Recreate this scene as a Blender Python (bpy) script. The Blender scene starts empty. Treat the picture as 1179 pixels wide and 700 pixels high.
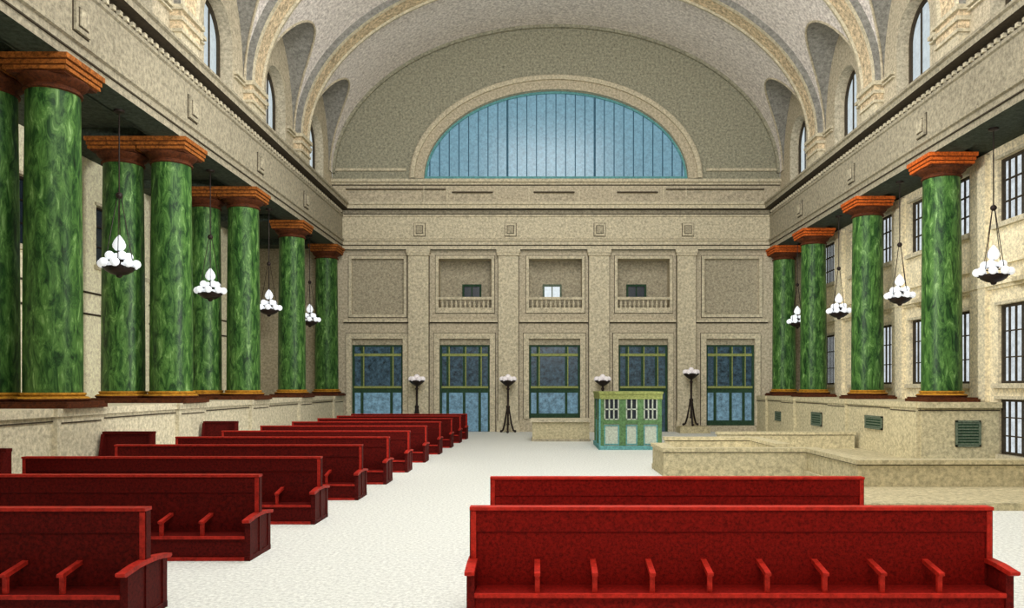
import bpy, bmesh, math, random
from mathutils import Vector
random.seed(7)
scene = bpy.context.scene
col = scene.collection
PI = math.pi
F, VX, VY, EYE = 910.0, 620.0, 445.0, 2.5      # focal length in px, principal point, eye height
CX = 0.97                                       # centre line of the hall
XL, XR = -10.8, 12.74                           # entablature faces
WL, WR = -15.5, 14.7                            # aisle walls
YB = 43.75                                      # far wall
Y0 = -3.0                                       # near end of what is built
ZS = 10.05                                      # soffit
ZC = 12.52                                      # top of cornice

# ------------------------------------------------------------------ materials
def s2l(c):
    return tuple(((v/255)/12.92 if v/255 <= .04045 else ((v/255+.055)/1.055)**2.4) for v in c)

def new_mat(name):
    m = bpy.data.materials.new(name); m.use_nodes = True
    nt = m.node_tree
    return m, nt, nt.nodes['Principled BSDF']

def stipple(name, rgb, amount=.22, scale=7.0, rough=.8, tint=None, detail=5, spec=.2, bump=0.0):
    """plain colour with a fine grain, scaled in metres"""
    m, nt, b = new_mat(name)
    tc = nt.nodes.new('ShaderNodeNewGeometry')
    n = nt.nodes.new('ShaderNodeTexNoise'); n.inputs['Scale'].default_value = scale
    n.inputs['Detail'].default_value = detail; n.inputs['Roughness'].default_value = .8
    nt.links.new(tc.outputs['Position'], n.inputs['Vector'])
    r = nt.nodes.new('ShaderNodeValToRGB')
    base = s2l(rgb)
    r.color_ramp.elements[0].position = .36; r.color_ramp.elements[1].position = .64
    t = s2l(tint) if tint else base
    r.color_ramp.elements[0].color = tuple(max(0, v*(1-amount*1.25)) for v in base)+(1,)
    r.color_ramp.elements[1].color = tuple(min(1, v*(1+amount)) for v in t)+(1,)
    nt.links.new(n.outputs['Fac'], r.inputs['Fac'])
    nt.links.new(r.outputs['Color'], b.inputs['Base Color'])
    b.inputs['Roughness'].default_value = rough
    b.inputs['Specular IOR Level'].default_value = spec
    if bump:
        bp = nt.nodes.new('ShaderNodeBump'); bp.inputs['Strength'].default_value = bump
        bp.inputs['Distance'].default_value = .02
        nt.links.new(n.outputs['Fac'], bp.inputs['Height']); nt.links.new(bp.outputs['Normal'], b.inputs['Normal'])
    return m

def marble(name, cols, stretch=(2.2, 2.2, .7), rough=.42):
    m, nt, b = new_mat(name)
    tc = nt.nodes.new('ShaderNodeNewGeometry')
    mp = nt.nodes.new('ShaderNodeMapping'); mp.inputs['Scale'].default_value = stretch
    nt.links.new(tc.outputs['Position'], mp.inputs['Vector'])
    n = nt.nodes.new('ShaderNodeTexNoise'); n.inputs['Scale'].default_value = 2.6
    n.inputs['Detail'].default_value = 9; n.inputs['Roughness'].default_value = .72
    n.inputs['Distortion'].default_value = .8
    nt.links.new(mp.outputs['Vector'], n.inputs['Vector'])
    r = nt.nodes.new('ShaderNodeValToRGB'); el = r.color_ramp.elements
    el[0].position = .3; el[0].color = s2l(cols[0])+(1,)
    el[1].position = .72; el[1].color = s2l(cols[-1])+(1,)
    for i, c in enumerate(cols[1:-1]):
        e = el.new(.3+.42*(i+1)/(len(cols)-1)); e.color = s2l(c)+(1,)
    nt.links.new(n.outputs['Fac'], r.inputs['Fac']); nt.links.new(r.outputs['Color'], b.inputs['Base Color'])
    b.inputs['Roughness'].default_value = rough
    b.inputs['Specular IOR Level'].default_value = .18
    return m

def backlit(name, rgb, strength, amount=.12, scale=6.0, base=None, rough=.25):
    """glass with daylight behind it"""
    m, nt, b = new_mat(name)
    tc = nt.nodes.new('ShaderNodeNewGeometry')
    n = nt.nodes.new('ShaderNodeTexNoise'); n.inputs['Scale'].default_value = scale
    n.inputs['Detail'].default_value = 5; n.inputs['Roughness'].default_value = .75
    nt.links.new(tc.outputs['Position'], n.inputs['Vector'])
    r = nt.nodes.new('ShaderNodeValToRGB'); c = s2l(rgb)
    r.color_ramp.elements[0].position = .33; r.color_ramp.elements[1].position = .67
    r.color_ramp.elements[0].color = tuple(v*(1-amount) for v in c)+(1,)
    r.color_ramp.elements[1].color = tuple(min(1, v*(1+amount)) for v in c)+(1,)
    nt.links.new(n.outputs['Fac'], r.inputs['Fac'])
    b.inputs['Base Color'].default_value = s2l(base or (20, 26, 30))+(1,)
    nt.links.new(r.outputs['Color'], b.inputs['Emission Color'])
    b.inputs['Emission Strength'].default_value = strength
    b.inputs['Roughness'].default_value = rough
    return m

M = dict(
    stone=stipple('warm stone', (186, 175, 150), .34, 8),
    stone_light=stipple('pale stone', (197, 187, 160), .32, 8),
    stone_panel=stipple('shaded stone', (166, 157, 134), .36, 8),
    stone_base=stipple('cream stone', (190, 179, 144), .3, 9),
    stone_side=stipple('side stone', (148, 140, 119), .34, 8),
    podium=stipple('grey cream stone', (196, 187, 160), .3, 9),
    joint=stipple('dark joint and shade', (62, 54, 42), .25, 8),  # dark joints; also paints shadow gaps and the shade under the cornice
    tympanum=stipple('olive plaster', (152, 149, 128), .4, 8),
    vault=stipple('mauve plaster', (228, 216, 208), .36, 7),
    vault_dark=stipple('shaded plaster', (140, 138, 130), .34, 7),  # vault plaster darkened, shade of the side penetrations put into the colour
    gold=stipple('gilded plaster', (208, 188, 154), .5, 6),
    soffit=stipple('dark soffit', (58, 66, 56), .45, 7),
    aisle=stipple('cream aisle wall', (226, 213, 180), .3, 9),  # even cream tone of the right aisle wall
    aisle_left=stipple('pale aisle wall', (240, 226, 194), .26, 9),
    floor=stipple('terrazzo', (217, 219, 212), .24, 18, rough=.6),
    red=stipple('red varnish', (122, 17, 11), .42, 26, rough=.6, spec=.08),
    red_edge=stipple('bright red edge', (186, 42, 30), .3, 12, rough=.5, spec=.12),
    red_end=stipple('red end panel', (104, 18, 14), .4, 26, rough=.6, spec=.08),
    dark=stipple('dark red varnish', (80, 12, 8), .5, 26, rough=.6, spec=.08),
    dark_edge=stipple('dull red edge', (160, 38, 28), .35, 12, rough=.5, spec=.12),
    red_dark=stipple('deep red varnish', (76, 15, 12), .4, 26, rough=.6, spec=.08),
    iron=stipple('dark bronze', (38, 28, 24), .3, 20, rough=.45),
    green_frame=stipple('green paint', (92, 126, 82), .35, 12),
    green_dark=stipple('dark green paint', (44, 70, 50), .35, 12),
    green_yellow=stipple('yellow green paint', (142, 150, 88), .3, 12),
    teal=stipple('turquoise paint', (100, 158, 158), .3, 12),
    grille=stipple('grey green grille', (96, 108, 90), .35, 14),
    orange=stipple('brown gilding', (146, 84, 32), .55, 12),
    orange_red=stipple('terracotta gilding', (188, 88, 28), .5, 12),
    brown=stipple('brown bronze', (78, 38, 14), .45, 12),
    ochre=stipple('ochre gilding', (168, 118, 32), .4, 8),
    marble=marble('green marble', [(3, 14, 8), (34, 68, 28), (78, 116, 54), (146, 180, 116)]),
    sky=backlit('blue glass', (116, 160, 178), .85, .26, 7),
    dayglass=backlit('white glass', (206, 218, 222), .9, .14, 5),
    doorglass=backlit('dark blue glass', (60, 84, 96), .5, .95, 4.0),
    doorlow=backlit('pale blue glass', (104, 138, 154), .75, .6, 4),
    sideglass=backlit('side window glass', (214, 222, 226), .95, .25, 5),
    nightglass=backlit('unlit glass', (30, 38, 46), .5, .4, 5),
    pale=stipple('pale grey panel', (186, 194, 178), .25, 12),
    globe=backlit('opal globe', (244, 246, 250), .5, .05, 8, base=(225, 230, 236)),
)

# ------------------------------------------------------------------ mesh helpers
def box(bm, x0, x1, y0, y1, z0, z1, mi=0):
    v = [bm.verts.new(p) for p in ((x0,y0,z0),(x1,y0,z0),(x1,y1,z0),(x0,y1,z0),(x0,y0,z1),(x1,y0,z1),(x1,y1,z1),(x0,y1,z1))]
    for q in ((0,3,2,1),(4,5,6,7),(0,1,5,4),(1,2,6,5),(2,3,7,6),(3,0,4,7)):
        f = bm.faces.new([v[i] for i in q]); f.material_index = mi

def lathe(bm, prof, segs=24, c=(0, 0, 0), mi=0, square=False):
    rings = []
    for r, z in prof:
        if r < 1e-5:
            rings.append([bm.verts.new((c[0], c[1], c[2]+z))])
        else:
            rings.append([bm.verts.new((c[0]+r*math.cos(2*PI*k/segs), c[1]+r*math.sin(2*PI*k/segs), c[2]+z)) for k in range(segs)])
    for a, b in zip(rings, rings[1:]):
        for k in range(segs):
            k2 = (k+1) % segs
            if len(a) == 1 and len(b) == 1: continue
            if len(a) == 1: f = bm.faces.new((a[0], b[k2], b[k]))
            elif len(b) == 1: f = bm.faces.new((a[k], a[k2], b[0]))
            else: f = bm.faces.new((a[k], a[k2], b[k2], b[k]))
            f.material_index = mi

def sphere(bm, c, r, segs=14, sz=1.0):
    n = 8
    lathe(bm, [(r*math.sin(PI*i/n), -r*sz*math.cos(PI*i/n)) for i in range(n+1)], segs, c)

def tube(bm, pts, r, segs=8, mi=0):
    pts = [Vector(p) for p in pts]
    rr = r if isinstance(r, (list, tuple)) else [r]*len(pts)
    rings = []
    for i, p in enumerate(pts):
        d = (pts[min(i+1, len(pts)-1)] - pts[max(i-1, 0)]).normalized()
        u = d.orthogonal().normalized() if abs(d.z) < .99 else Vector((1, 0, 0))
        if abs(d.z) < .99: u = Vector((0, 0, 1)).cross(d).normalized()
        w = d.cross(u)
        rings.append([bm.verts.new(p + rr[i]*(math.cos(2*PI*k/segs)*u + math.sin(2*PI*k/segs)*w)) for k in range(segs)])
    for a, b in zip(rings, rings[1:]):
        for k in range(segs):
            f = bm.faces.new((a[k], a[(k+1) % segs], b[(k+1) % segs], b[k])); f.material_index = mi
    bm.faces.new(rings[0][::-1]).material_index = mi; bm.faces.new(rings[-1]).material_index = mi

def prism(bm, poly, P, d0, d1, mi=0):
    """poly of (u,v) extruded between depths; P maps (u,v,d) to a point"""
    a = [bm.verts.new(P(u, v, d0)) for u, v in poly]; b = [bm.verts.new(P(u, v, d1)) for u, v in poly]
    bm.faces.new(a).material_index = mi; bm.faces.new(b[::-1]).material_index = mi
    n = len(poly)
    for i in range(n):
        bm.faces.new((a[i], b[i], b[(i+1) % n], a[(i+1) % n])).material_index = mi

def obj(name, bm, mats, parent=None, smooth=False, bevel=0, loc=None):
    if bevel:
        bmesh.ops.bevel(bm, geom=[e for e in bm.edges if len(e.link_faces) == 2 and e.calc_face_angle(0) > .7],
                        offset=bevel, segments=2, affect='EDGES', profile=.6)
    bmesh.ops.recalc_face_normals(bm, faces=bm.faces[:])
    me = bpy.data.meshes.new(name); bm.to_mesh(me); bm.free()
    for m in (mats if isinstance(mats, (list, tuple)) else [mats]): me.materials.append(m)
    if smooth:
        me.polygons.foreach_set('use_smooth', [True]*len(me.polygons)); me.set_sharp_from_angle(angle=.7)
    o = bpy.data.objects.new(name, me); col.objects.link(o)
    if parent: o.parent = parent
    if loc: o.location = loc
    return o

def tag(o, label, cat, group=None):
    o['label'] = label; o['category'] = cat
    if group: o['group'] = group
    return o

def thing(name, label, cat, loc, group=None, rotz=0):
    o = bpy.data.objects.new(name, None); col.objects.link(o); o.location = loc; o.rotation_euler = (0, 0, rotz)
    o.empty_display_size = .2
    return tag(o, label, cat, group)

def struct(name, bm, mats, parent=None, smooth=False):
    o = obj(name, bm, mats, parent, smooth)
    if parent is None: o['kind'] = 'structure'
    return o

def struct_empty(name, loc=(0, 0, 0)):
    o = bpy.data.objects.new(name, None); col.objects.link(o); o['kind'] = 'structure'; o.location = loc
    o.empty_display_size = .2
    return o

def dup(root, loc, label, scale=None):
    r = root.copy(); col.objects.link(r); r.location = loc; r['label'] = label
    if scale: r.scale = scale
    for ch in list(root.children):
        c = ch.copy(); col.objects.link(c); c.parent = r
        for g in list(ch.children):
            d = g.copy(); col.objects.link(d); d.parent = c
    return r

def B(): return bmesh.new()

def pw(px): return (px-VX)/20.8                  # across the far wall
def pz(py): return EYE+(VY-py)/20.8              # up the far wall

# wall facing the hall, with recesses and openings
def wall(bm, us, vs, holes, P):
    """holes: (u0,u1,v0,v1,depth,back_mat or None)"""
    U = sorted(set(list(us)+[h[0] for h in holes]+[h[1] for h in holes]))
    V = sorted(set(list(vs)+[h[2] for h in holes]+[h[3] for h in holes]))
    def q(a, b, c, d, mi=0): bm.faces.new([bm.verts.new(p) for p in (a, b, c, d)]).material_index = mi
    for i in range(len(U)-1):
        for j in range(len(V)-1):
            cu, cv = (U[i]+U[i+1])/2, (V[j]+V[j+1])/2
            if any(h[0] < cu < h[1] and h[2] < cv < h[3] for h in holes): continue
            q(P(U[i], V[j], 0), P(U[i+1], V[j], 0), P(U[i+1], V[j+1], 0), P(U[i], V[j+1], 0))
    for u0, u1, v0, v1, d, mi in holes:
        q(P(u0,v0,0), P(u0,v1,0), P(u0,v1,d), P(u0,v0,d)); q(P(u1,v0,0), P(u1,v0,d), P(u1,v1,d), P(u1,v1,0))
        q(P(u0,v1,0), P(u1,v1,0), P(u1,v1,d), P(u0,v1,d)); q(P(u0,v0,0), P(u0,v0,d), P(u1,v0,d), P(u1,v0,0))
        if mi is not None: q(P(u0,v0,d), P(u1,v0,d), P(u1,v1,d), P(u0,v1,d), mi)

PB = lambda u, v, d: (u, YB+d, v)
PL = lambda u, v, d: (WL-d, u, v)
PR = lambda u, v, d: (WR+d, u, v)

def slab(bm, P, u0, u1, v0, v1, d0, d1, mi=0):
    prism(bm, [(u0, v0), (u1, v0), (u1, v1), (u0, v1)], P, d0, d1, mi)

# ------------------------------------------------------------------ camera
cam = bpy.data.cameras.new('camera'); cam_o = bpy.data.objects.new('camera', cam); col.objects.link(cam_o)
cam_o.location = (0, 0, EYE); cam_o.rotation_euler = (PI/2, 0, 0)
cam.sensor_fit = 'HORIZONTAL'; cam.sensor_width = 36; cam.lens = 36*F/1179
cam.shift_x = -(VX-589.5)/1179; cam.shift_y = (VY-350)/1179
cam.clip_start = .1; cam.clip_end = 300
scene.camera = cam_o

# ------------------------------------------------------------------ floor
bm = B(); box(bm, WL, WR, Y0, YB+.6, -.3, 0); struct('floor', bm, M['floor'])

# ------------------------------------------------------------------ far wall
BAYS = [(405, 465), (505, 566), (609, 670), (711, 771), (811, 874)]
DOORS = [(405, 464), (506, 564), (609, 668), (712, 769), (813, 869)]
holes = []
for i, (a, b) in enumerate(BAYS):
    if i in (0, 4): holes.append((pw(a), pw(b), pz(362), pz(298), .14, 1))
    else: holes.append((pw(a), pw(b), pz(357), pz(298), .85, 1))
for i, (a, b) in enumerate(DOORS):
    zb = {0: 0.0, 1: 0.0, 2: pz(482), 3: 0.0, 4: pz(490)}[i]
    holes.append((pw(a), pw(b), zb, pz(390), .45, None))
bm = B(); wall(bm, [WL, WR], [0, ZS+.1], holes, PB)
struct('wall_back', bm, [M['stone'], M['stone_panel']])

# pilasters between the bays
for i, (a, b) in enumerate([(471, 494), (574, 597), (678, 701), (779, 800)]):
    bm = B(); u0, u1 = pw(a), pw(b)
    slab(bm, PB, u0, u1, 0, ZS, -.28, 0)
    slab(bm, PB, u0-.06, u1+.06, ZS-.34, ZS-.2, -.36, 0, 1)
    slab(bm, PB, u0-.1, u1+.1, ZS-.2, ZS, -.4, 0, 1)
    slab(bm, PB, u0-.03, u0, .0, ZS-.34, -.1, 0, 2); slab(bm, PB, u1, u1+.03, .0, ZS-.34, -.1, 0, 2)
    slab(bm, PB, u0-.08, u1+.08, 0, .5, -.36, 0, 1); slab(bm, PB, u0-.04, u1+.04, .5, .62, -.32, 0, 1)
    struct('trim_%d' % (10+i), bm, [M['stone_light'], M['stone_light'], M['joint']])

# architraves round the recesses, doors and the string course above the doors
bm = B()
def frame(u0, u1, v0, v1, w, d, mi=0, bottom=True):
    slab(bm, PB, u0-w, u0, v0-(w if bottom else 0), v1+w, -d, 0, mi); slab(bm, PB, u1, u1+w, v0-(w if bottom else 0), v1+w, -d, 0, mi)
    slab(bm, PB, u0, u1, v1, v1+w, -d, 0, mi)
    if bottom: slab(bm, PB, u0, u1, v0-w, v0, -d, 0, mi)
for i, (a, b) in enumerate(BAYS):
    z0 = pz(362 if i in (0, 4) else 357)
    frame(pw(a), pw(b), z0, pz(298), .16, .07)
    frame(pw(a)-.16, pw(b)+.16, z0-.16, pz(298)+.16, .03, .02, 1)
for i, (a, b) in enumerate(DOORS):
    zb = {0: 0.0, 1: 0.0, 2: pz(482), 3: 0.0, 4: pz(490)}[i]
    frame(pw(a), pw(b), zb, pz(390), .3, .09, 0, False)
    frame(pw(a)-.3, pw(b)+.3, zb, pz(390)+.3, .03, .02, 1, False)
spans = [(396, 470), (495, 573), (598, 677), (702, 778), (801, 884)]
for a, b in spans:
    slab(bm, PB, pw(a), pw(b), pz(371), pz(368.2), -.16, 0); slab(bm, PB, pw(a), pw(b), pz(372.3), pz(371), -.04, 0, 1)
struct('trim_14', bm, [M['stone_light'], M['joint']])

# doors and windows of the far wall
def glazed(name, a, b, zb, lights, low=True):
    r = struct_empty(name, (0, 0, 0))
    u0, u1 = pw(a), pw(b); zt = pz(390); zl = pz(397); ztr = pz(447)
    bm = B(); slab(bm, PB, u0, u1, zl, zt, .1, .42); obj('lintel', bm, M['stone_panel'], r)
    bm = B()
    slab(bm, PB, u0, u0+.12, zb, zl, .14, .3); slab(bm, PB, u1-.12, u1, zb, zl, .14, .3)
    slab(bm, PB, u0+.12, u1-.12, zl-.1, zl, .14, .3)
    if zb > .3: slab(bm, PB, u0+.12, u1-.12, zb, zb+.28, .12, .3)
    for m in lights:
        slab(bm, PB, pw(m)-.06, pw(m)+.06, ztr+.1, zl-.1, .15, .28)
        slab(bm, PB, pw(m)-.07, pw(m)+.07, zb+(.28 if zb > .3 else 0), ztr-.25, .15, .28)
    slab(bm, PB, u0+.12, u1-.12, ztr-.25, ztr, .14, .3)
    obj('window_frame', bm, M['green_dark'], r)
    bm = B(); slab(bm, PB, u0+.12, u1-.12, pz(410), pz(407), .13, .26); slab(bm, PB, u0+.1, u1-.1, ztr, ztr+.12, .08, .3)
    for m in lights: slab(bm, PB, pw(m)+.06, pw(m)+.12, ztr+.12, zl-.1, .16, .27)
    obj('transom', bm, M['green_yellow'], r)
    bm = B(); slab(bm, PB, u0+.05, u1-.05, ztr-.1, zl, .24, .27); obj('upper_pane', bm, M['doorglass'], r)
    bm = B(); slab(bm, PB, u0+.05, u1-.05, zb, ztr-.1, .24, .27); obj('lower_pane', bm, M['doorlow'] if low else M['doorglass'], r)
    return r
glazed('door_1', 405, 464, 0, [416, 450])
glazed('door_2', 506, 564, 0, [515, 534, 552])
glazed('window_1', 609, 668, pz(482), [619, 652])
glazed('door_3', 712, 769, 0, [722, 740, 756], False)
glazed('window_2', 813, 869, pz(490), [824, 842, 857])

# small openings at the back of the three balconies
for k, (a, b, g) in enumerate([(533, 551, 'nightglass'), (627, 645, 'dayglass'), (725, 744, 'nightglass')]):
    r = struct_empty('window_%d' % (3+k)); u0, u1, v0, v1 = pw(a), pw(b), pz(341.5), pz(328)
    bm = B(); slab(bm, PB, u0, u1, v0, v1, .8, .83); obj('pane', bm, M[g], r)
    bm = B()
    for q in ((u0-.1, u0, v0, v1+.12), (u1, u1+.1, v0, v1+.12), (u0, u1, v1, v1+.12), ((u0+u1)/2-.03, (u0+u1)/2+.03, v0, v1)): slab(bm, PB, *q, .7, .84)
    obj('window_frame', bm, M['green_dark'] if k != 1 else M['grille'], r)

# balconies
for k, (a, b) in enumerate(BAYS[1:4]):
    u0, u1 = pw(a), pw(b)
    t = thing('balcony', ['stone balcony balustrade in the left of the three recesses above the glass doors',
                          'stone balcony balustrade in the middle recess, below the pale lit opening',
                          'stone balcony balustrade in the right of the three recesses, above the ticket booth'][k], 'balcony',
              ((u0+u1)/2, YB+.1, pz(357)), 'stone balconies on the far wall')
    w = (u1-u0)/2
    bm = B(); box(bm, -w, w, -.14, .12, 0, .13); obj('base_rail', bm, M['stone_light'], t)
    bm = B(); box(bm, -w, w, -.16, .12, .58, .72); obj('handrail', bm, M['stone_light'], t)
    me = None
    for i in range(11):
        x = -w+.2+i*(2*w-.4)/10
        if me is None:
            bm = B(); lathe(bm, [(.07, .13), (.07, .17), (.045, .2), (.085, .32), (.05, .45), (.045, .52), (.07, .55), (.07, .58)], 8)
            o = obj('baluster', bm, M['stone_light'], t, True); me = o.data
        else:
            o = bpy.data.objects.new('baluster', me); col.objects.link(o); o.parent = t
        o.location = (x, -.02, 0)

# ------------------------------------------------------------------ entablature (left, far, right)
PROF = [(-.9, ZS), (0, ZS), (0, 10.26), (.05, 10.28), (.05, 10.47), (.13, 10.5), (.13, 10.58), (.02, 10.62), (.02, 11.82),
        (.08, 11.86), (.08, 11.96), (.03, 11.98), (.03, 12.2), (.38, 12.22), (.38, 12.4), (.46, 12.44), (.46, ZC), (-.95, ZC+.03)]
PMAT = [2, 0, 0, 0, 0, 0, 0, 0, 0, 0, 0, 1, 3, 0, 0, 0, 0]  # dentil band and cornice underside dark, their shade put into the colour
YE = YB-.25
def run(name, pts_of):
    bm = B()
    A = [bm.verts.new(pts_of(p, z, 0)) for p, z in PROF]; C = [bm.verts.new(pts_of(p, z, 1)) for p, z in PROF]
    for i in range(len(PROF)-1):
        bm.faces.new((A[i], A[i+1], C[i+1], C[i])).material_index = PMAT[i]
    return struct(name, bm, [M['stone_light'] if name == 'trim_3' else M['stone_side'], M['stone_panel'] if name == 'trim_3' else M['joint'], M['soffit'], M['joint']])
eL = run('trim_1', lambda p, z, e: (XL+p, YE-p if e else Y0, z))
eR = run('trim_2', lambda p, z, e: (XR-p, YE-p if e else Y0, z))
eB = run('trim_3', lambda p, z, e: ((XR-p) if e else (XL+p), YE-p, z))
# thin dark joint and shade lines painting outlines and shadow gaps of the mouldings
for side, e in ((-1, eL), (1, eR)):
    f = XL if side < 0 else XR
    bm = B()
    for p, z in ((.052, 10.275), (.03, 10.605)):
        box(bm, min(f, f-side*p), max(f, f-side*p), Y0, YE-p, z-.018, z+.018)
    obj('shadow_gap_line', bm, M['joint'], e)
    bm = B(); y = 8.0
    while y < YE-.3:
        box(bm, min(f-side*.03, f-side*.13), max(f-side*.03, f-side*.13), y, y+.13, 11.99, 12.1); y += .32
    obj('dentil_course', bm, M['stone_light'], e)
bm = B()
for p, z in ((.052, 10.275), (.03, 10.605), (.1, 11.97)):
    box(bm, XL+p, XR-p, YE-p-.005, YE, z-.02, z+.02)
obj('shadow_gap_line', bm, M['joint'], eB)
def frieze_block(P, parent):
    bm = B()
    for q in ((-.33, .33, -.37, .37, .0, .02, 2), (-.3, .3, -.34, .34, .0, .08, 0), (-.2, .2, -.23, .23, 0, .085, 2), (-.17, .17, -.2, .2, 0, .12, 1)):
        prism(bm, [(q[0], q[2]), (q[1], q[2]), (q[1], q[3]), (q[0], q[3])], P, q[4], q[5], q[6])
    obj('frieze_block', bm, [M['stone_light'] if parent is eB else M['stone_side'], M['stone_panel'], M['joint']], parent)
LCOL = [18.6, 24.6, 30.6, 36.6, 42.6]
RCOL = [20.1, 26.2, 32.1, 38.4, 43.0]
for y in [12.6]+LCOL[:-1]: frieze_block(lambda u, v, d, y=y: (XL+.02+d, y+u, 11.12+v), eL)
for y in RCOL[:-1]: frieze_block(lambda u, v, d, y=y: (XR-.02-d, y+u, 11.12+v), eR)
for px in (484, 588, 690, 791): frieze_block(lambda u, v, d, x=pw(px): (x+u, YE-.02-d, 11.12+v), eB)

# attic band of the far wall, under the lunette
bm = B()
wall(bm, [CX-13, CX+13], [ZC, 14.0], [(pw(a), pw(b), pz(238), pz(222), .09, 1) for a, b in ((521, 567), (615, 661), (711, 757))] +
     [(pw(398), pw(513), pz(240), pz(218.5), .07, 1), (pw(767), pw(880), pz(240), pz(218.5), .07, 1)], PB)
slab(bm, PB, CX-13, CX+13, 13.66, 13.78, -.1, 0, 2); slab(bm, PB, CX-13, CX+13, 13.78, 13.95, -.22, 0, 2)
slab(bm, PB, CX-13, CX+13, 13.62, 13.655, -.03, 0, 3)
slab(bm, PB, CX-13, CX+13, ZC, 12.72, -.12, 0, 2)
for a in (521, 615, 711): slab(bm, PB, pw(a)-.03, pw(a+46)+.03, pz(222), pz(222)+.07, -.03, 0, 3)
for a, b in ((398, 513), (767, 880)): slab(bm, PB, pw(a), pw(b), pz(218.5), pz(218.5)+.06, -.03, 0, 3)
for px in (488, 515, 572, 609, 667, 705, 764, 790): slab(bm, PB, pw(px)-.04, pw(px)+.04, 12.75, 13.6, -.03, 0, 2)
struct('trim_4', bm, [M['stone'], M['stone'], M['stone_light'], M['joint']])

# ------------------------------------------------------------------ vault
VA, VBH, ZSP = 12.36, 8.2, 14.3
RIBS = [13.1, 19.1, 25.2, 31.3, 37.6]
BAYC = [10.1, 16.1, 22.15, 28.25, 34.45, 40.75]
PR_, PH = 2.35, 4.0
AW = 12.4
def pen(y):
    for c in BAYC:
        t = (y-c)/PR_
        if abs(t) < 1: return PH*math.sqrt(1-t*t)
    return 0.0
ys = [Y0, 4.0]
for c in BAYC: ys += [c-PR_*math.cos(PI*k/24) for k in range(25)]
ys += [YB]
N2, N3 = 6, 26
def half(y):
    h = pen(y); a0 = math.asin(min(1, h/VBH)); xi = VA*math.cos(a0)
    pts = [(AW+(xi-AW)*k/N2, ZSP+h) for k in range(N2)]
    pts += [(VA*math.cos(a0+(PI/2-a0)*k/N3), ZSP+VBH*math.sin(a0+(PI/2-a0)*k/N3)) for k in range(N3+1)]
    return pts
bm = B(); rows = []
for y in ys:
    h = half(y); row = [bm.verts.new((CX-x, y, z)) for x, z in h]+[bm.verts.new((CX+x, y, z)) for x, z in h[-2::-1]]
    rows.append(row)
n = len(rows[0])
for r0, r1 in zip(rows, rows[1:]):
    for k in range(n-1):
        f = bm.faces.new((r0[k], r0[k+1], r1[k+1], r1[k]))
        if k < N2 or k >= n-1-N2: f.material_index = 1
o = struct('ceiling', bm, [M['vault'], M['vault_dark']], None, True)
# pale edges of the groins
bm = B()
for c in BAYC[2:]:
    for s in (-1, 1):
        pts = []
        for k in range(0, 25):
            t = math.cos(PI*k/24); h = PH*math.sqrt(max(0, 1-t*t)); a0 = math.asin(h/VBH)
            pts.append((CX+s*(VA*math.cos(a0)-.02), c+PR_*t, ZSP+h-.02))
        tube(bm, pts, .05, 6)
obj('groin_edge', bm, M['stone'], o, True)

# side walls above the cornice, one opening per bay
WRAD, WSP, WSILL = 1.25, 15.15, 12.85
def clerestory(name, s):
    X = lambda d: CX+s*(AW+d)
    bm = B()
    def q(mi, *ps): bm.faces.new([bm.verts.new(p) for p in ps]).material_index = mi
    def wt(y, c): return WSP+math.sqrt(max(0, WRAD**2-(y-c)**2))
    q(0, (X(0), Y0, ZC-.05), (X(0), BAYC[0]-PR_, ZC-.05), (X(0), BAYC[0]-PR_, ZSP), (X(0), Y0, ZSP))
    for bi, c in enumerate(BAYC):
        samp = sorted(set([round(c-PR_*math.cos(PI*k/24), 5) for k in range(25)]+[round(c-WRAD*math.cos(PI*k/16), 5) for k in range(17)]))
        nxt = BAYC[bi+1]-PR_ if bi+1 < len(BAYC) else YB
        q(0, (X(0), c+PR_, ZC-.05), (X(0), nxt, ZC-.05), (X(0), nxt, ZSP), (X(0), c+PR_, ZSP))
        for a, b in zip(samp, samp[1:]):
            m = (a+b)/2
            if abs(m-c) < WRAD:
                q(0, (X(0), a, ZC-.05), (X(0), b, ZC-.05), (X(0), b, WSILL), (X(0), a, WSILL))
                q(0, (X(0), a, wt(a, c)), (X(0), b, wt(b, c)), (X(0), b, ZSP+pen(b)), (X(0), a, ZSP+pen(a)))
                q(0, (X(0), a, wt(a, c)), (X(.75), a, wt(a, c)), (X(.75), b, wt(b, c)), (X(0), b, wt(b, c)))
            else:
                q(0, (X(0), a, ZC-.05), (X(0), b, ZC-.05), (X(0), b, ZSP+pen(b)), (X(0), a, ZSP+pen(a)))
        for e in (-1, 1):
            y = c+e*WRAD
            q(0, (X(0), y, WSILL), (X(.75), y, WSILL), (X(.75), y, WSP), (X(0), y, WSP))
        q(0, (X(0), c-WRAD, WSILL), (X(0), c+WRAD, WSILL), (X(.75), c+WRAD, WSILL), (X(.75), c-WRAD, WSILL))
    w = struct(name, bm, [M['stone'], M['stone_panel']])
    bm = B()                                              # string course between the openings
    for bi in range(len(BAYC)-1):
        a, b = BAYC[bi]+WRAD+.15, BAYC[bi+1]-WRAD-.15
        for z0, z1, d in ((14.1, 14.16, .1), (14.22, 14.34, .16)):
            box(bm, min(X(0), X(-d)), max(X(0), X(-d)), a, b, z0, z1)
    obj('string_course', bm, M['stone_light'], w)
    return w
clerestory('wall_upper_left', -1); clerestory('wall_upper_right', 1)
wn = 6
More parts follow.
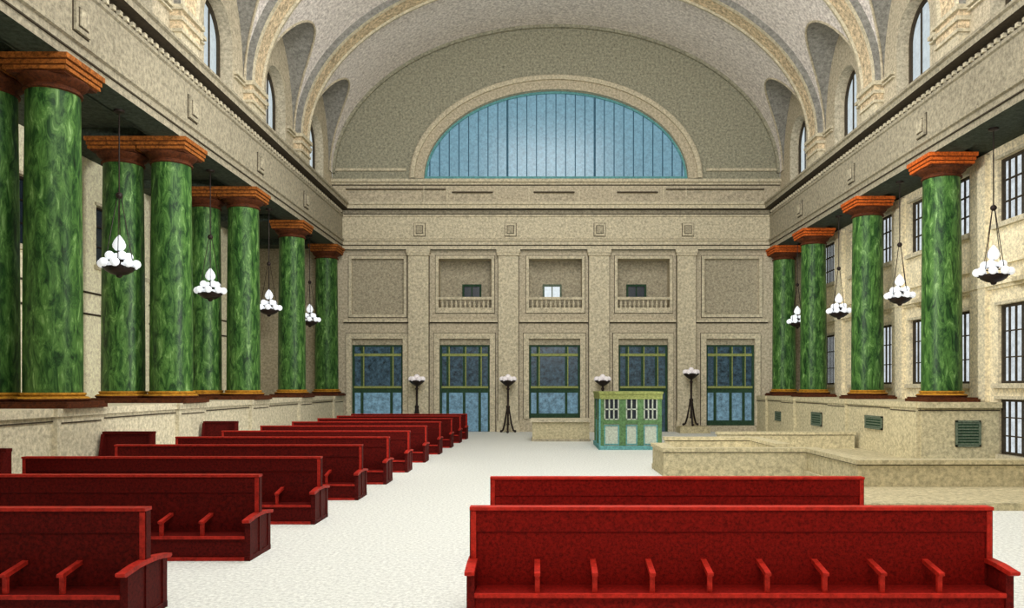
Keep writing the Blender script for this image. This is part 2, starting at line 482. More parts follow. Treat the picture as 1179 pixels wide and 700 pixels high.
for s in (-1, 1):
    for c in BAYC[1:]:
        r = struct_empty('window_%d' % wn); wn += 1
        x = CX+s*(AW+.55)
        out = [(c+WRAD*math.cos(PI*k/20), WSP+WRAD*math.sin(PI*k/20)) for k in range(21)]+[(c-WRAD, WSILL), (c+WRAD, WSILL)]
        P = lambda u, v, d, s=s, x=x: (x+s*d, u, v)
        bm = B(); prism(bm, out, P, 0, .03); obj('pane', bm, M['dayglass'], r)
        bm = B()
        inn = [(c+(u-c)*.9, WSP+(v-WSP)*.9 if v > WSP else (v if v == WSP else v+.12)) for u, v in out]
        for i in range(len(out)):
            j = (i+1) % len(out)
            prism(bm, [out[i], out[j], inn[j], inn[i]], P, -.1, 0)
        for u in (c-.42, c+.42): slab(bm, P, u-.03, u+.03, WSILL, WSP+1.1, -.05, 0)
        obj('window_frame', bm, M['joint'], r)

# transverse ribs with their piers
RP = [(-.7, .1), (-.7, -.3), (-.52, -.34), (-.45, -.26), (.45, -.26), (.52, -.34), (.7, -.3), (.7, .1)]
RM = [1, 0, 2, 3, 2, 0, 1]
for k, y in enumerate(RIBS):
    bm = B(); prev = None
    for i in range(65):
        a = PI*i/64
        ring = [bm.verts.new((CX-(VA+r)*math.cos(a), y+dy, ZSP+(VBH+r)*math.sin(a))) for dy, r in RP]
        if prev:
            for j in range(len(RP)-1): bm.faces.new((prev[j], prev[j+1], ring[j+1], ring[j])).material_index = RM[j]
        prev = ring
    for s in (-1, 1):
        X = lambda d: CX+s*(VA-d)
        bx = lambda d, w, z0, z1, mi: box(bm, min(X(-.1), X(d)), max(X(-.1), X(d)), y-w, y+w, z0, z1, mi)
        bx(.28, .66, ZC, 13.5, 0); bx(.34, .72, ZC, 12.9, 0)
        bx(.36, .74, 13.5, 13.6, 0); bx(.3, .68, 13.6, 13.85, 3); bx(.38, .76, 13.85, 13.98, 0); bx(.32, .7, 13.98, 14.16, 3); bx(.42, .8, 14.16, 14.32, 0)
    struct('trim_%d' % (15+k), bm, [M['stone_light'], M['vault_dark'], M['stone_light'], M['gold']], None, False)

# far tympanum and the great lunette
LA, LB, LZ = 7.3, 4.92, 14.0
bm = B(); N = 64; prev = None
for i in range(N+1):
    a = PI*i/N
    z = ZSP+VBH*math.sin(a)
    o_ = (CX-VA*math.cos(a)*1.003, YB, z if 0 < i < N else 14.0); n_ = (CX-LA*math.cos(a), YB, LZ+LB*math.sin(a))
    b_ = (n_[0], YB+.5, n_[2])
    cur = [bm.verts.new(p) for p in (o_, n_, b_)]
    if prev:
        bm.faces.new((prev[0], prev[1], cur[1], cur[0])); bm.faces.new((prev[1], prev[2], cur[2], cur[1])).material_index = 1
    prev = cur
w = struct('wall_upper_back', bm, [M['tympanum'], M['stone_light']])
bm = B()
for r0, r1, d, mi in ((0.0, .5, .12, 0), (.5, .72, .26, 1), (.72, .8, .14, 0)):
    prev = None
    for i in range(N+1):
        a = PI*i/N; c_, s_ = math.cos(a), math.sin(a)
        cur = [bm.verts.new(p) for p in ((CX-(LA+r0)*c_, YB, LZ+(LB+r0)*s_), (CX-(LA+r0)*c_, YB-d, LZ+(LB+r0)*s_), (CX-(LA+r1)*c_, YB-d, LZ+(LB+r1)*s_), (CX-(LA+r1)*c_, YB, LZ+(LB+r1)*s_))]
        if prev:
            for j in range(3): bm.faces.new((prev[j], prev[j+1], cur[j+1], cur[j])).material_index = mi
        prev = cur
struct('trim_20', bm, [M['stone'], M['stone_light']])
bm = B()                                                  # moulding where the vault meets the far wall, and the ledge at its feet
prev = None
for i in range(N+1):
    a = PI*i/N; c_, s_ = math.cos(a), math.sin(a)
    cur = [bm.verts.new((CX-(VA-r)*c_, YB-d, ZSP+(VBH-r)*s_)) for r, d in ((0, .16), (.17, .16), (.17, 0))]
    if prev:
        for j in range(2): bm.faces.new((prev[j], prev[j+1], cur[j+1], cur[j]))
    prev = cur
for a, b in ((CX-VA, CX-LA-1.0), (CX+LA+1.0, CX+VA)): slab(bm, PB, a, b, 14.42, 14.56, -.1, 0, 1)
struct('trim_21', bm, [M['ochre'] if False else M['tympanum'], M['stone_light']])

r = struct_empty('window_5')
out = [(CX-LA*math.cos(PI*i/N), LZ+LB*math.sin(PI*i/N)) for i in range(N+1)]
bm = B(); prism(bm, out, PB, .3, .33); obj('pane', bm, M['sky'], r)
bm = B()
inn = [(CX+(u-CX)*.985, LZ+(v-LZ)*.975) for u, v in out]
for i in range(N): prism(bm, [out[i], out[i+1], inn[i+1], inn[i]], PB, .2, .3)
slab(bm, PB, CX-LA, CX+LA, LZ, LZ+.16, .12, .3)
obj('window_frame', bm, M['teal'], r)
barm = stipple('blue grey glazing bar', (62, 98, 118), .2, 10)
for i in range(-13, 14):
    x = i*.54
    zt = LZ+LB*math.sqrt(max(0, 1-(x/LA)**2))
    if zt-LZ < .3: continue
    wd = .055 if i in (-5, 4) or i == 0 and False else .024
    bm = B(); slab(bm, PB, CX+x-wd, CX+x+wd, LZ+.1, zt, .22, .3); obj('mullion', bm, barm, r)

# ------------------------------------------------------------------ aisles
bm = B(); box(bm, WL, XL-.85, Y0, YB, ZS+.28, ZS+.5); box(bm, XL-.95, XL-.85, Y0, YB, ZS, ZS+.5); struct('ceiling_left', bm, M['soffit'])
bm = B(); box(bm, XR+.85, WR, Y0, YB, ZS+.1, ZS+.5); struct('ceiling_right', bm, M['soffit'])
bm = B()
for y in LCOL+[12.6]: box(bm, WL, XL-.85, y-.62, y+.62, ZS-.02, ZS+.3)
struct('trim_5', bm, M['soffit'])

RB = [17.1, 23.1, 29.1, 35.0, 40.6]
LBY = [11.5, 17.5, 23.5, 29.5, 35.5]
rh, lh = [], []
for c in RB:
    h = 2.2 if c < 40 else 1.7
    rh += [(c-h, c+h, 7.7, 9.75, .28, None), (c-h, c+h, 2.6, 5.1, .28, None)]
    if c < 24: rh.append((c-h, c+h, .35, 2.1, .28, None))
for c in LBY: lh += [(c-1.8, c+1.8, 6.75, 8.85, .3, None)]
bm = B(); wall(bm, [Y0, YB], [0, ZS+.3], rh, PR); struct('wall_right', bm, M['aisle'])
bm = B(); wall(bm, [Y0, YB], [0, ZS+.4], lh, PL); struct('wall_left', bm, M['aisle_left'])
wn = 20
for P, hs, gl in ((PR, rh, 'sideglass'), (PL, lh, 'nightglass')):
    for (u0, u1, v0, v1, d, _) in hs:
        r = struct_empty('window_%d' % wn); wn += 1
        bm = B(); slab(bm, P, u0, u1, v0, v1, .22, .25); obj('pane', bm, M[gl], r)
        bm = B()
        for a, b, c_, e in ((u0, u0+.08, v0, v1), (u1-.08, u1, v0, v1), (u0+.08, u1-.08, v1-.08, v1), (u0+.08, u1-.08, v0, v0+.08)): slab(bm, P, a, b, c_, e, .12, .24)
        nb = 13 if gl == 'sideglass' else 3
        for i in range(1, nb): slab(bm, P, u0+(u1-u0)*i/nb-.012, u0+(u1-u0)*i/nb+.012, v0, v1, .15, .23)
        for i in range(1, 3): slab(bm, P, u0, u1, v0+(v1-v0)*i/3-.018, v0+(v1-v0)*i/3+.018, .14, .23)
        obj('window_frame', bm, M['joint'] if gl == 'sideglass' else M['iron'], r)
        bm = B(); slab(bm, P, u0-.15, u1+.15, v0-.16, v0, -.14, .08); slab(bm, P, u0-.1, u1+.1, v1, v1+.1, -.06, .02); obj('sill', bm, M['stone_light'], r)
bm = B()
for z0, z1, d in ((5.72, 5.86, .2), (5.62, 5.72, .1), (6.35, 6.45, .12)): slab(bm, PR, Y0, YB, z0, z1, -d, 0)
for y in RCOL: slab(bm, PR, y-.45, y+.45, 0, ZS, -.16, 0)
struct('trim_6', bm, M['aisle'])
bm = B()
for z0, z1, d in ((4.96, 5.02, .06), (5.7, 5.76, .06)): slab(bm, PL, Y0, YB, z0, z1, -d, 0, 1)
for y in LCOL+[12.6]: slab(bm, PL, y-.6, y+.6, 0, ZS+.2, -.12, 0)
struct('trim_7', bm, [M['aisle_left'], M['joint']])

bm = B(); box(bm, WL, WR, Y0-.2, Y0, 0, 24); struct('wall_front', bm, M['stone'])  # unseen end wall, added to keep world light out of the hall

# podiums the columns stand on
PXL, PXR = -10.87, 12.2
bm = B()
box(bm, WL, PXL, Y0, YB, 0, 2.0)
box(bm, PXL, PXL+.07, Y0, YB, 1.82, 2.0, 1); box(bm, PXL, PXL+.03, Y0, YB, 1.7, 1.73, 2); box(bm, PXL, PXL+.1, Y0, YB, 0, .3, 1)
for y in LCOL+[12.6]:
    box(bm, PXL, PXL+.12, y-.95, y+.95, 0, 1.82, 1); box(bm, PXL, PXL+.17, y-1.0, y+1.0, 1.82, 2.0, 1); box(bm, PXL, PXL+.14, y-.8, y+.8, 1.66, 1.69, 2)
struct('baseboard_left', bm, [M['podium'], M['podium'], M['joint']])
bm = B()
box(bm, PXR, WR, 25.2, YB, 0, 2.0)
box(bm, PXR-.07, PXR, 25.2, YB, 1.82, 2.0); box(bm, PXR-.02, PXR, 25.2, YB, 1.74, 1.77, 2)
for y in RCOL[1:]:
    box(bm, PXR-.12, PXR, y-.95, y+.95, 0, 1.82); box(bm, PXR-.17, PXR, y-1.0, y+1.0, 1.82, 2.0); box(bm, PXR-.14, PXR, y-.9, y+.9, 1.7, 1.73, 2)
box(bm, PXR-.12, WR, 25.05, 25.2, 1.82, 2.0); box(bm, PXR-.1, WR, 25.18, 25.2, 1.72, 1.75, 2)
struct('baseboard_right', bm, [M['stone_base'], M['stone_base'], M['joint']])

# ------------------------------------------------------------------ columns
def make_column(label, gilt, loc):
    t = thing('marble_column', label, 'column', loc)
    bm = B(); w = .78
    box(bm, -w-.05, w+.05, -w-.05, w+.05, 0, .1, 0); box(bm, -w, w, -w, w, .1, .15, 1)
    lathe(bm, [(.74, .15), (.78, .19), (.78, .22), (.72, .26), (.66, .27), (.66, .29), (.69, .31), (.68, .35), (.62, .36)], 32, mi=1)
    for f in bm.faces:
        if f.calc_center_median().z > .23: f.material_index = 2
    obj('base', bm, [M['brown'], M['brown'], M['ochre']], t, True)
    bm = B(); H0, H1 = .34, 7.36
    lathe(bm, [(.62-.055*(k/14)**1.7, H0+(H1-H0)*k/14) for k in range(15)], 40)
    obj('shaft', bm, M['marble'], t, True)
    bm = B()
    lathe(bm, [(.565, 7.34), (.62, 7.36), (.62, 7.4), (.57, 7.42), (.57, 7.47), (.6, 7.5), (.66, 7.54), (.72, 7.6), (.74, 7.64), (.74, 7.66)], 32, mi=1)
    for a, z0, z1, mi in ((.66, 7.64, 7.7, 1), (.72, 7.7, 7.78, 0), (.69, 7.78, 7.81, 1), (.745, 7.81, 7.9, 0), (.72, 7.9, 7.93, 1), (.79, 7.93, ZS-2.0, 0)):
        box(bm, -a, a, -a, a, z0, z1, mi)
    obj('capital', bm, [gilt, M['brown']], t, True)
    return t
first = make_column('green marble column at far left edge, cut off by the frame, behind the nearest left column', M['orange'], (-12.92, LCOL[0], 2.0))
dup(first, (-11.42, LCOL[0], 2.0), 'nearest and largest green marble column on the left, fully in view')
dup(first, (-12.92, LCOL[1], 2.0), 'green marble column standing behind the largest hanging lamp, on the left')
dup(first, (-11.42, LCOL[1], 2.0), 'green marble column on the left just right of the largest hanging lamp')
dup(first, (-12.92, LCOL[2], 2.0), 'green marble column behind the second left hanging lamp')
dup(first, (-11.42, LCOL[2], 2.0), 'green marble column between the second and third left hanging lamps')
dup(first, (-11.42, LCOL[3], 2.0), 'green marble column between the third and fourth left hanging lamps')
dup(first, (-11.42, LCOL[4], 2.0), 'furthest and smallest green marble column on the left, against the far wall')
firstr = make_column('nearest and largest green marble column on the right, orange capital', M['orange_red'], (13.36, RCOL[1], 2.0))
dup(firstr, (13.36, RCOL[2], 2.0), 'second green marble column from the right edge, beside a hanging lamp')
dup(firstr, (13.36, RCOL[3], 2.0), 'third green marble column from the right edge')
dup(firstr, (13.36, RCOL[4], 2.0), 'furthest and smallest green marble column on the right, against the far wall')
for o in bpy.data.objects:
    if o.name.startswith('marble_column'): o['group'] = 'green marble columns'

# ------------------------------------------------------------------ hanging lamps
def make_chandelier(label, loc):
    t = thing('hanging_lamp', label, 'chandelier', loc, 'hanging lamps between the columns')
    bm = B()
    lathe(bm, [(0, -.36), (.06, -.34), (.09, -.28), (.2, -.25), (.34, -.17), (.38, -.1), (.39, -.06), (.34, -.05), (.24, -.1), (.12, -.1), (0, -.1)], 24)
    obj('bowl', bm, M['iron'], t, True)
    bm = B(); lathe(bm, [(.03, -.1), (.05, 0), (.03, .1), (.14, .14), (.14, .17), (.03, .2), (.025, .4), (.05, .42), (.02, .45), (0, .45)], 12)
    for k in range(8): a = 2*PI*k/8; tube(bm, [(.05*math.cos(a), .05*math.sin(a), .0), (.3*math.cos(a), .3*math.sin(a), -.1), (.43*math.cos(a), .43*math.sin(a), -.09)], .02, 6)
    for k in range(4): a = 2*PI*(k+.5)/4; tube(bm, [(0, 0, .14), (.16*math.cos(a), .16*math.sin(a), .08), (.26*math.cos(a), .26*math.sin(a), .12)], .018, 6)
    obj('stem', bm, M['iron'], t, True)
    me = None
    spots = [(.43*math.cos(2*PI*(k+.3)/8), .43*math.sin(2*PI*(k+.3)/8), .03) for k in range(8)] + [(.24*math.cos(2*PI*(k+.5)/4), .24*math.sin(2*PI*(k+.5)/4), .24) for k in range(4)]
    for p in spots:
        if me is None:
            bm = B(); sphere(bm, (0, 0, 0), .12); o = obj('globe', bm, M['globe'], t, True); me = o.data
        else:
            o = bpy.data.objects.new('globe', me); col.objects.link(o); o.parent = t
        o.location = p
    bm = B(); lathe(bm, [(0, -.12), (.1, -.1), (.16, -.02), (.17, .05), (.13, .16), (.07, .25), (.02, .31), (0, .32)], 16)
    o = obj('top_globe', bm, M['globe'], t, True, loc=(0, 0, .5)); o['label'] = 'pointed white top globe'
    for k in range(4):
        a = 2*PI*(k+.25)/4
        bm = B(); tube(bm, [(.36*math.cos(a), .36*math.sin(a), -.06), (.04*math.cos(a), .04*math.sin(a), 1.9)], .012, 6); obj('chain', bm, M['iron'], t)
    bm = B(); tube(bm, [(0, 0, 1.85), (0, 0, ZS-loc[2]-.05)], .018, 8); sphere(bm, (0, 0, 1.9), .09); lathe(bm, [(.0, -.1), (.14, -.06), (.14, 0), (0, 0)], 12, (0, 0, ZS-loc[2]))
    obj('rod', bm, M['iron'], t, True)
    return t
ZCH = 5.82
ch = make_chandelier('largest hanging lamp of white globes on the left, before a dark green column', (-11.46, 21.6, ZCH))
dup(ch, (-11.46, 27.6, ZCH), 'second hanging lamp of white globes on the left, counted from the front')
dup(ch, (-11.46, 33.6, ZCH), 'third hanging lamp of white globes on the left, counted from the front')
dup(ch, (-11.46, 39.6, ZCH), 'furthest hanging lamp of white globes on the left, beside the last column')
dup(ch, (13.3, 23.1, ZCH), 'largest hanging lamp on the right, at the right edge before the stone wall')
dup(ch, (13.3, 29.1, ZCH), 'second hanging lamp of white globes on the right, left of the nearest right column')
dup(ch, (13.3, 35.0, ZCH), 'third hanging lamp on the right, left of the second right column')
dup(ch, (13.3, 40.6, ZCH), 'furthest hanging lamp on the right, between the two furthest right columns')

# ------------------------------------------------------------------ standing lamps
def make_candelabrum(label, loc):
    t = thing('standing_lamp', label, 'lamp', loc, 'standing lamps along the far wall')
    for k in range(3):
        a = 2*PI*k/3+.52; c_, s_ = math.cos(a), math.sin(a)
        bm = B(); tube(bm, [(.05*c_, .05*s_, 1.45), (.13*c_, .13*s_, .95), (.22*c_, .22*s_, .45), (.33*c_, .33*s_, .12), (.46*c_, .46*s_, .05)], [.035, .04, .05, .05, .06], 8)
        sphere(bm, (.44*c_, .44*s_, .07), .07); obj('leg', bm, M['iron'], t, True)
    bm = B(); lathe(bm, [(0, .4), (.1, .42), (.06, .5), (.05, .9), (.09, 1.3), (.12, 1.42), (.06, 1.5), (.06, 2.3), (.1, 2.38), (.06, 2.44), (.05, 2.6), (0, 2.6)], 14)
    obj('pole', bm, M['iron'], t, True)
    bm = B(); lathe(bm, [(0, 2.5), (.1, 2.52), (.24, 2.62), (.4, 2.76), (.44, 2.82), (.36, 2.84), (.1, 2.74), (0, 2.74)], 20); obj('bowl', bm, M['iron'], t, True)
    me = None
    for p in [(.32*math.cos(2*PI*k/6), .32*math.sin(2*PI*k/6), 2.9) for k in range(6)]+[(0, 0, 3.02)]:
        if me is None: bm = B(); sphere(bm, (0, 0, 0), .15); o = obj('globe', bm, M['globe2'], t, True); me = o.data
        else: o = bpy.data.objects.new('globe', me); col.objects.link(o); o.parent = t
        o.location = p
    return t
M['globe2'] = backlit('dull opal globe', (206, 198, 196), .35, .1, 8, base=(220, 214, 214))
YS = 42.75
cd = make_candelabrum('dark standing lamp rising behind the left benches, between the first two glass doors', (-6.58, YS, 0))
dup(cd, (-1.65, YS, 0), 'dark standing lamp on a tripod foot, in full view between glass door and middle window')
dup(cd, (3.47, YS, 0), 'dark standing lamp mostly hidden behind the green ticket booth')
dup(cd, (8.26, YS, .375), 'dark standing lamp on a low stone plinth right of the green ticket booth')
bm = B(); box(bm, -.7, .9, -.6, .6, 0, .3); box(bm, -.62, .82, -.52, .52, .3, .36)
tag(obj('stone_plinth', bm, M['stone_base'], loc=(8.26, YS, 0), bevel=.02), 'low cream stone plinth under the rightmost standing lamp', 'plinth')

# ------------------------------------------------------------------ benches
W = 5.5
def make_bench(label, loc, group, body, edge, endm):
    t = thing('waiting_bench', label, 'bench', loc, group)
    h = W/2
    bm = B(); box(bm, -h+.04, h-.04, -.04, .04, .3, .92); box(bm, -h+.04, h-.04, -.055, .055, .925, 1.16); obj('backrest', bm, body, t, bevel=.008)
    bm = B(); box(bm, -h-.03, h+.03, -.075, .075, 1.16, 1.195); obj('top_rail', bm, edge, t, bevel=.015)
    for s in (-1, 1):
        bm = B(); a, b = sorted((s*.05, s*.42)); box(bm, -h+.05, h-.05, a, b, .3, .35)
        o = obj('seat', bm, body, t, bevel=.012)
        bm = B(); a, b = sorted((s*.41, s*.445)); box(bm, -h+.05, h-.05, a, b, .312, .354); obj('seat_edge', bm, edge, o, bevel=.012)
        bm = B(); a, b = sorted((s*.36, s*.4)); box(bm, -h+.05, h-.05, a, b, .05, .3); obj('front_panel', bm, body, t)
        bm = B(); a, b = sorted((s*.36, s*.43)); box(bm, -h+.03, h-.03, a, b, 0, .05); obj('plinth_rail', bm, edge, t, bevel=.01)
    for e in (-1, 1):
        x0, x1 = sorted((e*(h-.05), e*(h+.03)))
        bm = B()
        box(bm, x0+.015, x1-.015, -.4, .4, .03, .57)
        for y in (-.38, 0, .38): box(bm, x0, x1, y-.05, y+.05, 0, .56 if y else 1.16)
        box(bm, x0, x1, -.44, .44, 0, .07)
        p = obj('end_panel', bm, endm, t, bevel=.008)
        bm = B()                                               # bright leading edges of the back post
        for s in (-1, 1):
            a, b = sorted((s*.05, s*.062)); box(bm, x0+.012, x1-.012, a, b, .6, 1.15)
        obj('post_edge', bm, edge, p)
        bm = B(); a0, a1 = sorted((e*(h-.055), e*(h+.045)))
        poly = [(-.52, .565), (-.49, .55), (-.2, .585), (0, .59), (.2, .585), (.49, .55), (.52, .565), (.52, .595), (.25, .63), (0, .64), (-.25, .63), (-.52, .595)]
        prism(bm, poly, lambda u, v, d: (d, u, v), a0, a1); obj('armrest', bm, edge, t, bevel=.012)
    mesh = {}
    for s in (-1, 1):
        for k in range(8):
            x = -h+.1+(W-.2)*(k+1)/9
            if s not in mesh:
                bm = B(); prism(bm, [(s*.04, .63), (s*.04, .585), (s*.37, .52), (s*.41, .53), (s*.41, .56), (s*.36, .57)], lambda u, v, d: (d, u, v), -.03, .03)
                o = obj('middle_armrest', bm, edge, t, bevel=.008)
                bm = B(); a, b = sorted((s*.33, s*.37)); box(bm, -.025, .025, a, b, .34, .535); g = obj('arm_post', bm, edge, o)
                mesh[s] = (o.data, g.data)
            else:
                o = bpy.data.objects.new('middle_armrest', mesh[s][0]); col.objects.link(o); o.parent = t
                g = bpy.data.objects.new('arm_post', mesh[s][1]); col.objects.link(g); g.parent = o
            o.location = (x, 0, 0)
    return t
GL, GR = 'red benches in the left-hand row', 'red benches on the right'
LY = [8.55, 11.75, 14.75, 17.8, 20.6, 23.4, 26.4, 29.5, 32.6, 35.4, 37.8]
names = ['front red bench of the left-hand row, cut off by the bottom left corner',
         'second red bench from the front in the left-hand row',
         'third red bench from the front in the left-hand row',
         'fourth red bench from the front in the left-hand row',
         'fifth red bench from the front in the left-hand row',
         'sixth red bench from the front in the left-hand row',
         'seventh red bench from the front in the left-hand row',
         'fourth red bench from the far end of the left-hand row',
         'third red bench from the far end of the left-hand row',
         'second red bench from the far end of the left-hand row',
         'furthest red bench of the left-hand row, before the glass doors']
b0 = None
for y, nme in zip(LY, names):
    xe = -4.25+.028*(y-8.5)
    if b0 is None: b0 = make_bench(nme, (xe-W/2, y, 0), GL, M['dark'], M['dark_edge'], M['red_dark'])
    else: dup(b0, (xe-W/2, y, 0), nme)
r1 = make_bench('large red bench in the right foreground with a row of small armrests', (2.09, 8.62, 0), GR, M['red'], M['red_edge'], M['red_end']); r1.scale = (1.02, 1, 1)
r2 = dup(r1, (2.0, 11.45, 0), 'red bench showing only its back top above the right foreground bench', (.97, 1, 1)); r2['group'] = GR

# high settles against the left podium
def make_settle(label, loc):
    t = thing('wall_settle', label, 'settle', loc, 'dark red settles along the left podium')
    bm = B(); box(bm, -.58, .58, .2, .28, .05, 1.34); obj('backrest', bm, M['red_dark'], t, bevel=.01)
    bm = B(); box(bm, -.62, .62, .16, .32, 1.34, 1.4); obj('top_rail', bm, M['red_dark'], t, bevel=.015)
    bm = B(); box(bm, -.56, .56, -.3, .2, .38, .44); obj('seat', bm, M['red_dark'], t, bevel=.01)
    bm = B(); box(bm, -.56, .56, -.25, -.2, .05, .38); obj('front_panel', bm, M['red_dark'], t)
    for e in (-1, 1):
        a, b = sorted((e*.56, e*.62)); bm = B()
        prism(bm, [(-.32, 0), (.3, 0), (.3, 1.34), (.1, 1.34), (-.02, .75), (-.32, .68)], lambda u, v, d: (d, u, v), a, b); obj('end_panel', bm, M['red_dark'], t)
    return t
s0 = make_settle('dark red settle at the left edge, before the nearest left column', (-10.02, 13.8, 0))
dup(s0, (-10.04, 19.15, 0), 'dark red settle rising behind the fourth left bench, below the largest hanging lamp')
dup(s0, (-10.1, 24.9, 0), 'small dark red settle against the left podium, below the second left hanging lamp', (.86, 1, 1))

# ------------------------------------------------------------------ ticket booth
t = thing('ticket_booth', 'green and turquoise ticket booth with three latticed windows, before the far wall', 'booth', (3.65, 31.2, 0))
w, dp, hh = 1.22, 3.2, 2.3
bm = B()
for x0, x1 in ((-w, -w+.16), (-.46, -.2), (.26, .5), (w-.16, w)): box(bm, x0, x1, 0, .14, .16, hh-.3)
for x0, x1 in ((-w+.16, -.46), (-.2, .26), (.5, w-.16)): box(bm, x0, x1, 0, .14, 1.02, 1.18)
for x0, x1 in ((-w, -w+.14), (w-.14, w)):
    for y0 in (.0, 1.5, dp-.14): box(bm, x0, x1, max(y0, .14), y0+.14, .16, hh-.3)
box(bm, -w, w, dp-.1, dp, .1, hh-.3)
obj('frame', bm, M['green_frame'], t)
bm = B(); box(bm, -w-.02, w+.02, -.03, dp, hh-.3, hh-.1); box(bm, -w-.05, w+.05, -.06, dp+.02, hh-.1, hh); obj('cornice', bm, M['green_yellow'], t)
bm = B(); box(bm, -w-.05, w+.05, -.06, dp, 0, .16); box(bm, -w-.04, -w+.02, -.03, .1, .16, hh-.3); obj('base_rail', bm, M['teal'], t)
cells = [(-w+.16, -.46), (-.2, .26), (.5, w-.16)]
for x0, x1 in cells:
    bm = B(); box(bm, x0, x1, .05, .1, .16, 1.02); obj('lower_panel', bm, M['pale'], t)
    bm = B(); box(bm, x0+.04, x1-.04, .02, .05, .2, .24); box(bm, x0+.04, x1-.04, .02, .05, .94, .98); box(bm, x0, x0+.05, .02, .05, .2, .98); box(bm, x1-.05, x1, .02, .05, .2, .98); obj('panel_moulding', bm, M['teal'], t)
    bm = B(); box(bm, x0, x1, .08, .1, 1.18, hh-.3); pn = obj('window_pane', bm, M['nightglass'], t)
    bm = B(); n = 2 if x1-x0 < .5 else 3
    for i in range(n+1):
        x = x0+.03+(x1-x0-.06)*i/n; box(bm, x-.025, x+.025, .03, .08, 1.18, hh-.3)
    for z in (1.2, 1.6, 2.08): box(bm, x0, x1, .03, .08, z-.025, z+.025)
    obj('lattice', bm, M['pale'], pn)
for e in (-1, 1):
    a, b = sorted((e*(w-.1), e*(w-.05)))
    bm = B(); box(bm, a, b, .14, dp-.1, .16, 1.1); obj('side_panel', bm, M['teal'], t)
    bm = B(); box(bm, a, b, .14, dp-.1, 1.1, hh-.3); obj('side_pane', bm, M['nightglass'], t)

# stone counter below the middle window
t = thing('stone_counter', 'low cream stone counter below the middle window, left of the ticket booth', 'counter', (1.02, 36.3, 0))
bm = B(); box(bm, -1.3, 1.3, -.3, 1.5, .1, .88); obj('body', bm, M['stone_base'], t, bevel=.03)
bm = B(); box(bm, -1.38, 1.38, -.4, 1.55, .88, 1.0); obj('top_slab', bm, M['stone_light'], t, bevel=.03)
bm = B(); box(bm, -1.34, 1.34, -.35, 1.52, 0, .1); obj('plinth', bm, M['stone_panel'], t)

# ------------------------------------------------------------------ raised floor and parapets on the right
bm = B(); box(bm, 7.4, WR-.02, 18.5, 22.0, 0, .15); box(bm, 5.9, WR-.02, 15.9, 18.5, 0, .15); box(bm, 3.47, 7.4, 22.04, 24.2, 0, .15); box(bm, 4.3, 7.4, 24.2, 27.2, 0, .15); box(bm, 7.4, PXR-.02, 22.0, 30.4, 0, .15)
struct('floor_right', bm, M['stone_base'])
def offset_path(pts, w):
    """outline of an axis-aligned path of half width w"""
    L, Rr = [], []
    n = len(pts)
    for i, (x, y) in enumerate(pts):
        d0 = Vector((x-pts[i-1][0], y-pts[i-1][1])).normalized() if i else None
        d1 = Vector((pts[i+1][0]-x, pts[i+1][1]-y)).normalized() if i < n-1 else None
        if d0 is None: nrm = Vector((-d1.y, d1.x)); e = -d1
        elif d1 is None: nrm = Vector((-d0.y, d0.x)); e = d0
        else: nrm = Vector((-d0.y-d1.y, d0.x+d1.x)); e = Vector((0, 0))
        L.append((x+nrm.x*w+e.x*w, y+nrm.y*w+e.y*w)); Rr.append((x-nrm.x*w+e.x*w, y-nrm.y*w+e.y*w))
    return L+Rr[::-1]
def parapet(name, label, path):
    ox, oy = path[0]
    t = thing(name, label, 'parapet', (ox, oy, .15))
    p = [(x-ox, y-oy) for x, y in path]
    P = lambda u, v, d: (u, v, d)
    for nm, w, z0, z1, m in (('wall', .17, 0, .5, 'stone_base'), ('joint', .175, .5, .525, 'joint'), ('coping', .22, .525, .63, 'stone_base')):
        bm = B(); prism(bm, offset_path(p, w), P, z0, z1); obj(nm, bm, M[m], t)
parapet('stone_parapet', 'low cream stepped stone parapet behind the right foreground benches', [(3.66, 24.0), (3.66, 22.23), (7.66, 22.23), (7.66, 18.7), (WR-.6, 18.7)])
parapet('stone_parapet', 'inner low stone parapet right of the ticket booth, behind the stepped one', [(4.5, 27.0), (7.36, 27.0), (7.36, 24.0)])
parapet('stone_parapet', 'furthest low stone parapet, running up to the right podium', [(7.0, 30.1), (PXR-.4, 30.1)])

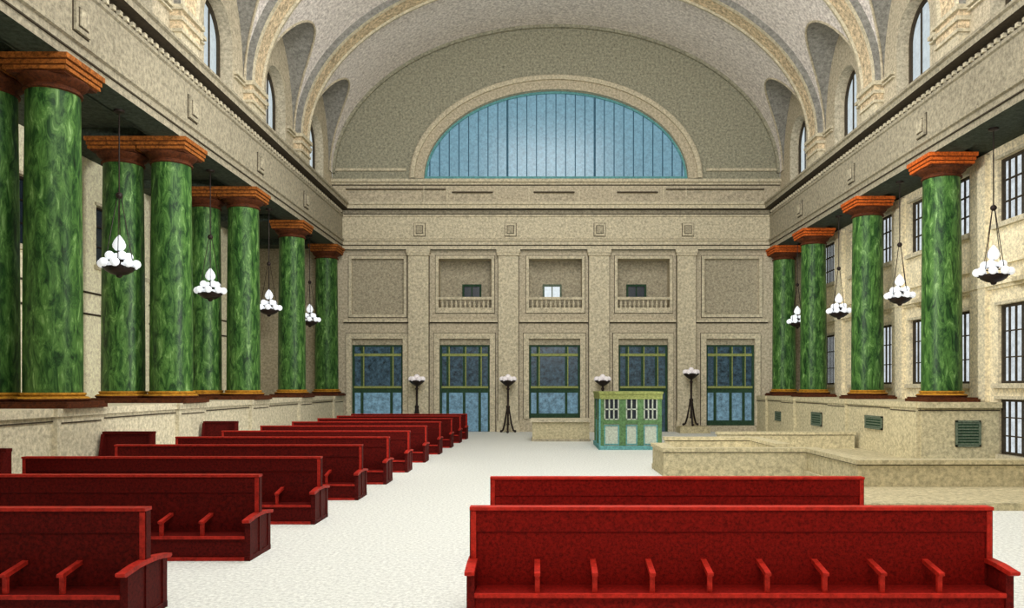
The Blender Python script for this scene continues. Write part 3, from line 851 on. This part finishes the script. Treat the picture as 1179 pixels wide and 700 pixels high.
# vents in the right podium
def vent(label, P, w, h):
    t = thing('vent_grille', label, 'vent', P(0, 0, 0), 'dark vents in the right podium')
    o = Vector(P(0, 0, 0)); Q = lambda u, v, d: tuple(Vector(P(u, v, d))-o)
    bm = B(); slab(bm, Q, -w, w, -h, h, 0, .03); obj('backing', bm, M['green_dark'], t)
    bm = B()
    for a in ((-w, -w+.06, -h, h), (w-.06, w, -h, h), (-w, w, h-.06, h), (-w, w, -h, -h+.06)): slab(bm, Q, *a, -.0, .07)
    n = max(2, int(h*2/.09))
    for i in range(1, n): z = -h+2*h*i/n; slab(bm, Q, -w+.05, w-.05, z-.02, z+.02, .02, .055)
    obj('slats', bm, M['grille'], t)
vent('large square dark vent facing forward below the nearest right column', lambda u, v, d: (13.68+u, 25.2-d, 1.0+v), .4, .42)
for lab, y, z, w_, h_ in (('wide dark vent in the right podium, nearest of the three set in its side', 28.7, 1.2, .72, .24),
                          ('middle dark vent of the three set in the side of the right podium', 34.6, 1.08, .62, .3),
                          ('smallest and furthest dark vent in the right podium', 40.1, 1.0, .5, .24)):
    vent(lab, lambda u, v, d, y=y, z=z: (PXR-d, y+u, z+v), w_, h_)

# ------------------------------------------------------------------ light
wd = bpy.data.worlds.new('world'); scene.world = wd; wd.use_nodes = True
wd.node_tree.nodes['Background'].inputs['Color'].default_value = (.96, .99, 1.0, 1)
wd.node_tree.nodes['Background'].inputs['Strength'].default_value = .75
def area(loc, rot, sx, sy, e, c=(.98, .99, 1)):  # added fill light without a fitting, not a lamp of the hall
    l = bpy.data.lights.new('lamp', 'AREA'); l.shape = 'RECTANGLE'; l.size = sx; l.size_y = sy; l.energy = e; l.color = c
    o = bpy.data.objects.new('fill_light', l); col.objects.link(o); o.location = loc; o.rotation_euler = rot
    return o
def rx(d): return (math.radians(d), 0, 0)
area((CX, 0, 14.5), rx(58), 10, 5, 1500)
area((CX, 13, 17.5), rx(25), 10, 7, 2000)
area((CX, 26, 20.0), rx(18), 8, 6, 1500)
area((CX, 12.8, 9.2), rx(160), 6, 4, 2700)
def spot(loc, aim, deg, e):  # added spot out of view, lights the columns from the hall side
    l = bpy.data.lights.new('fill_spot', 'SPOT'); l.energy = e; l.spot_size = math.radians(deg); l.spot_blend = .6; l.shadow_soft_size = .8; l.color = (1, 1, .96)
    o = bpy.data.objects.new('fill_spot', l); col.objects.link(o); o.location = loc
    o.rotation_euler = (Vector(aim)-Vector(loc)).to_track_quat('-Z', 'Y').to_euler()
spot((10.8, 15.5, 7.4), (-11.4, 27, 5.6), 46, 13000)
spot((-9.3, 13, 7.4), (13.4, 32, 5.6), 40, 15000)
scene.view_settings.view_transform = 'Standard'
scene.view_settings.look = 'None'
scene.view_settings.exposure = 0
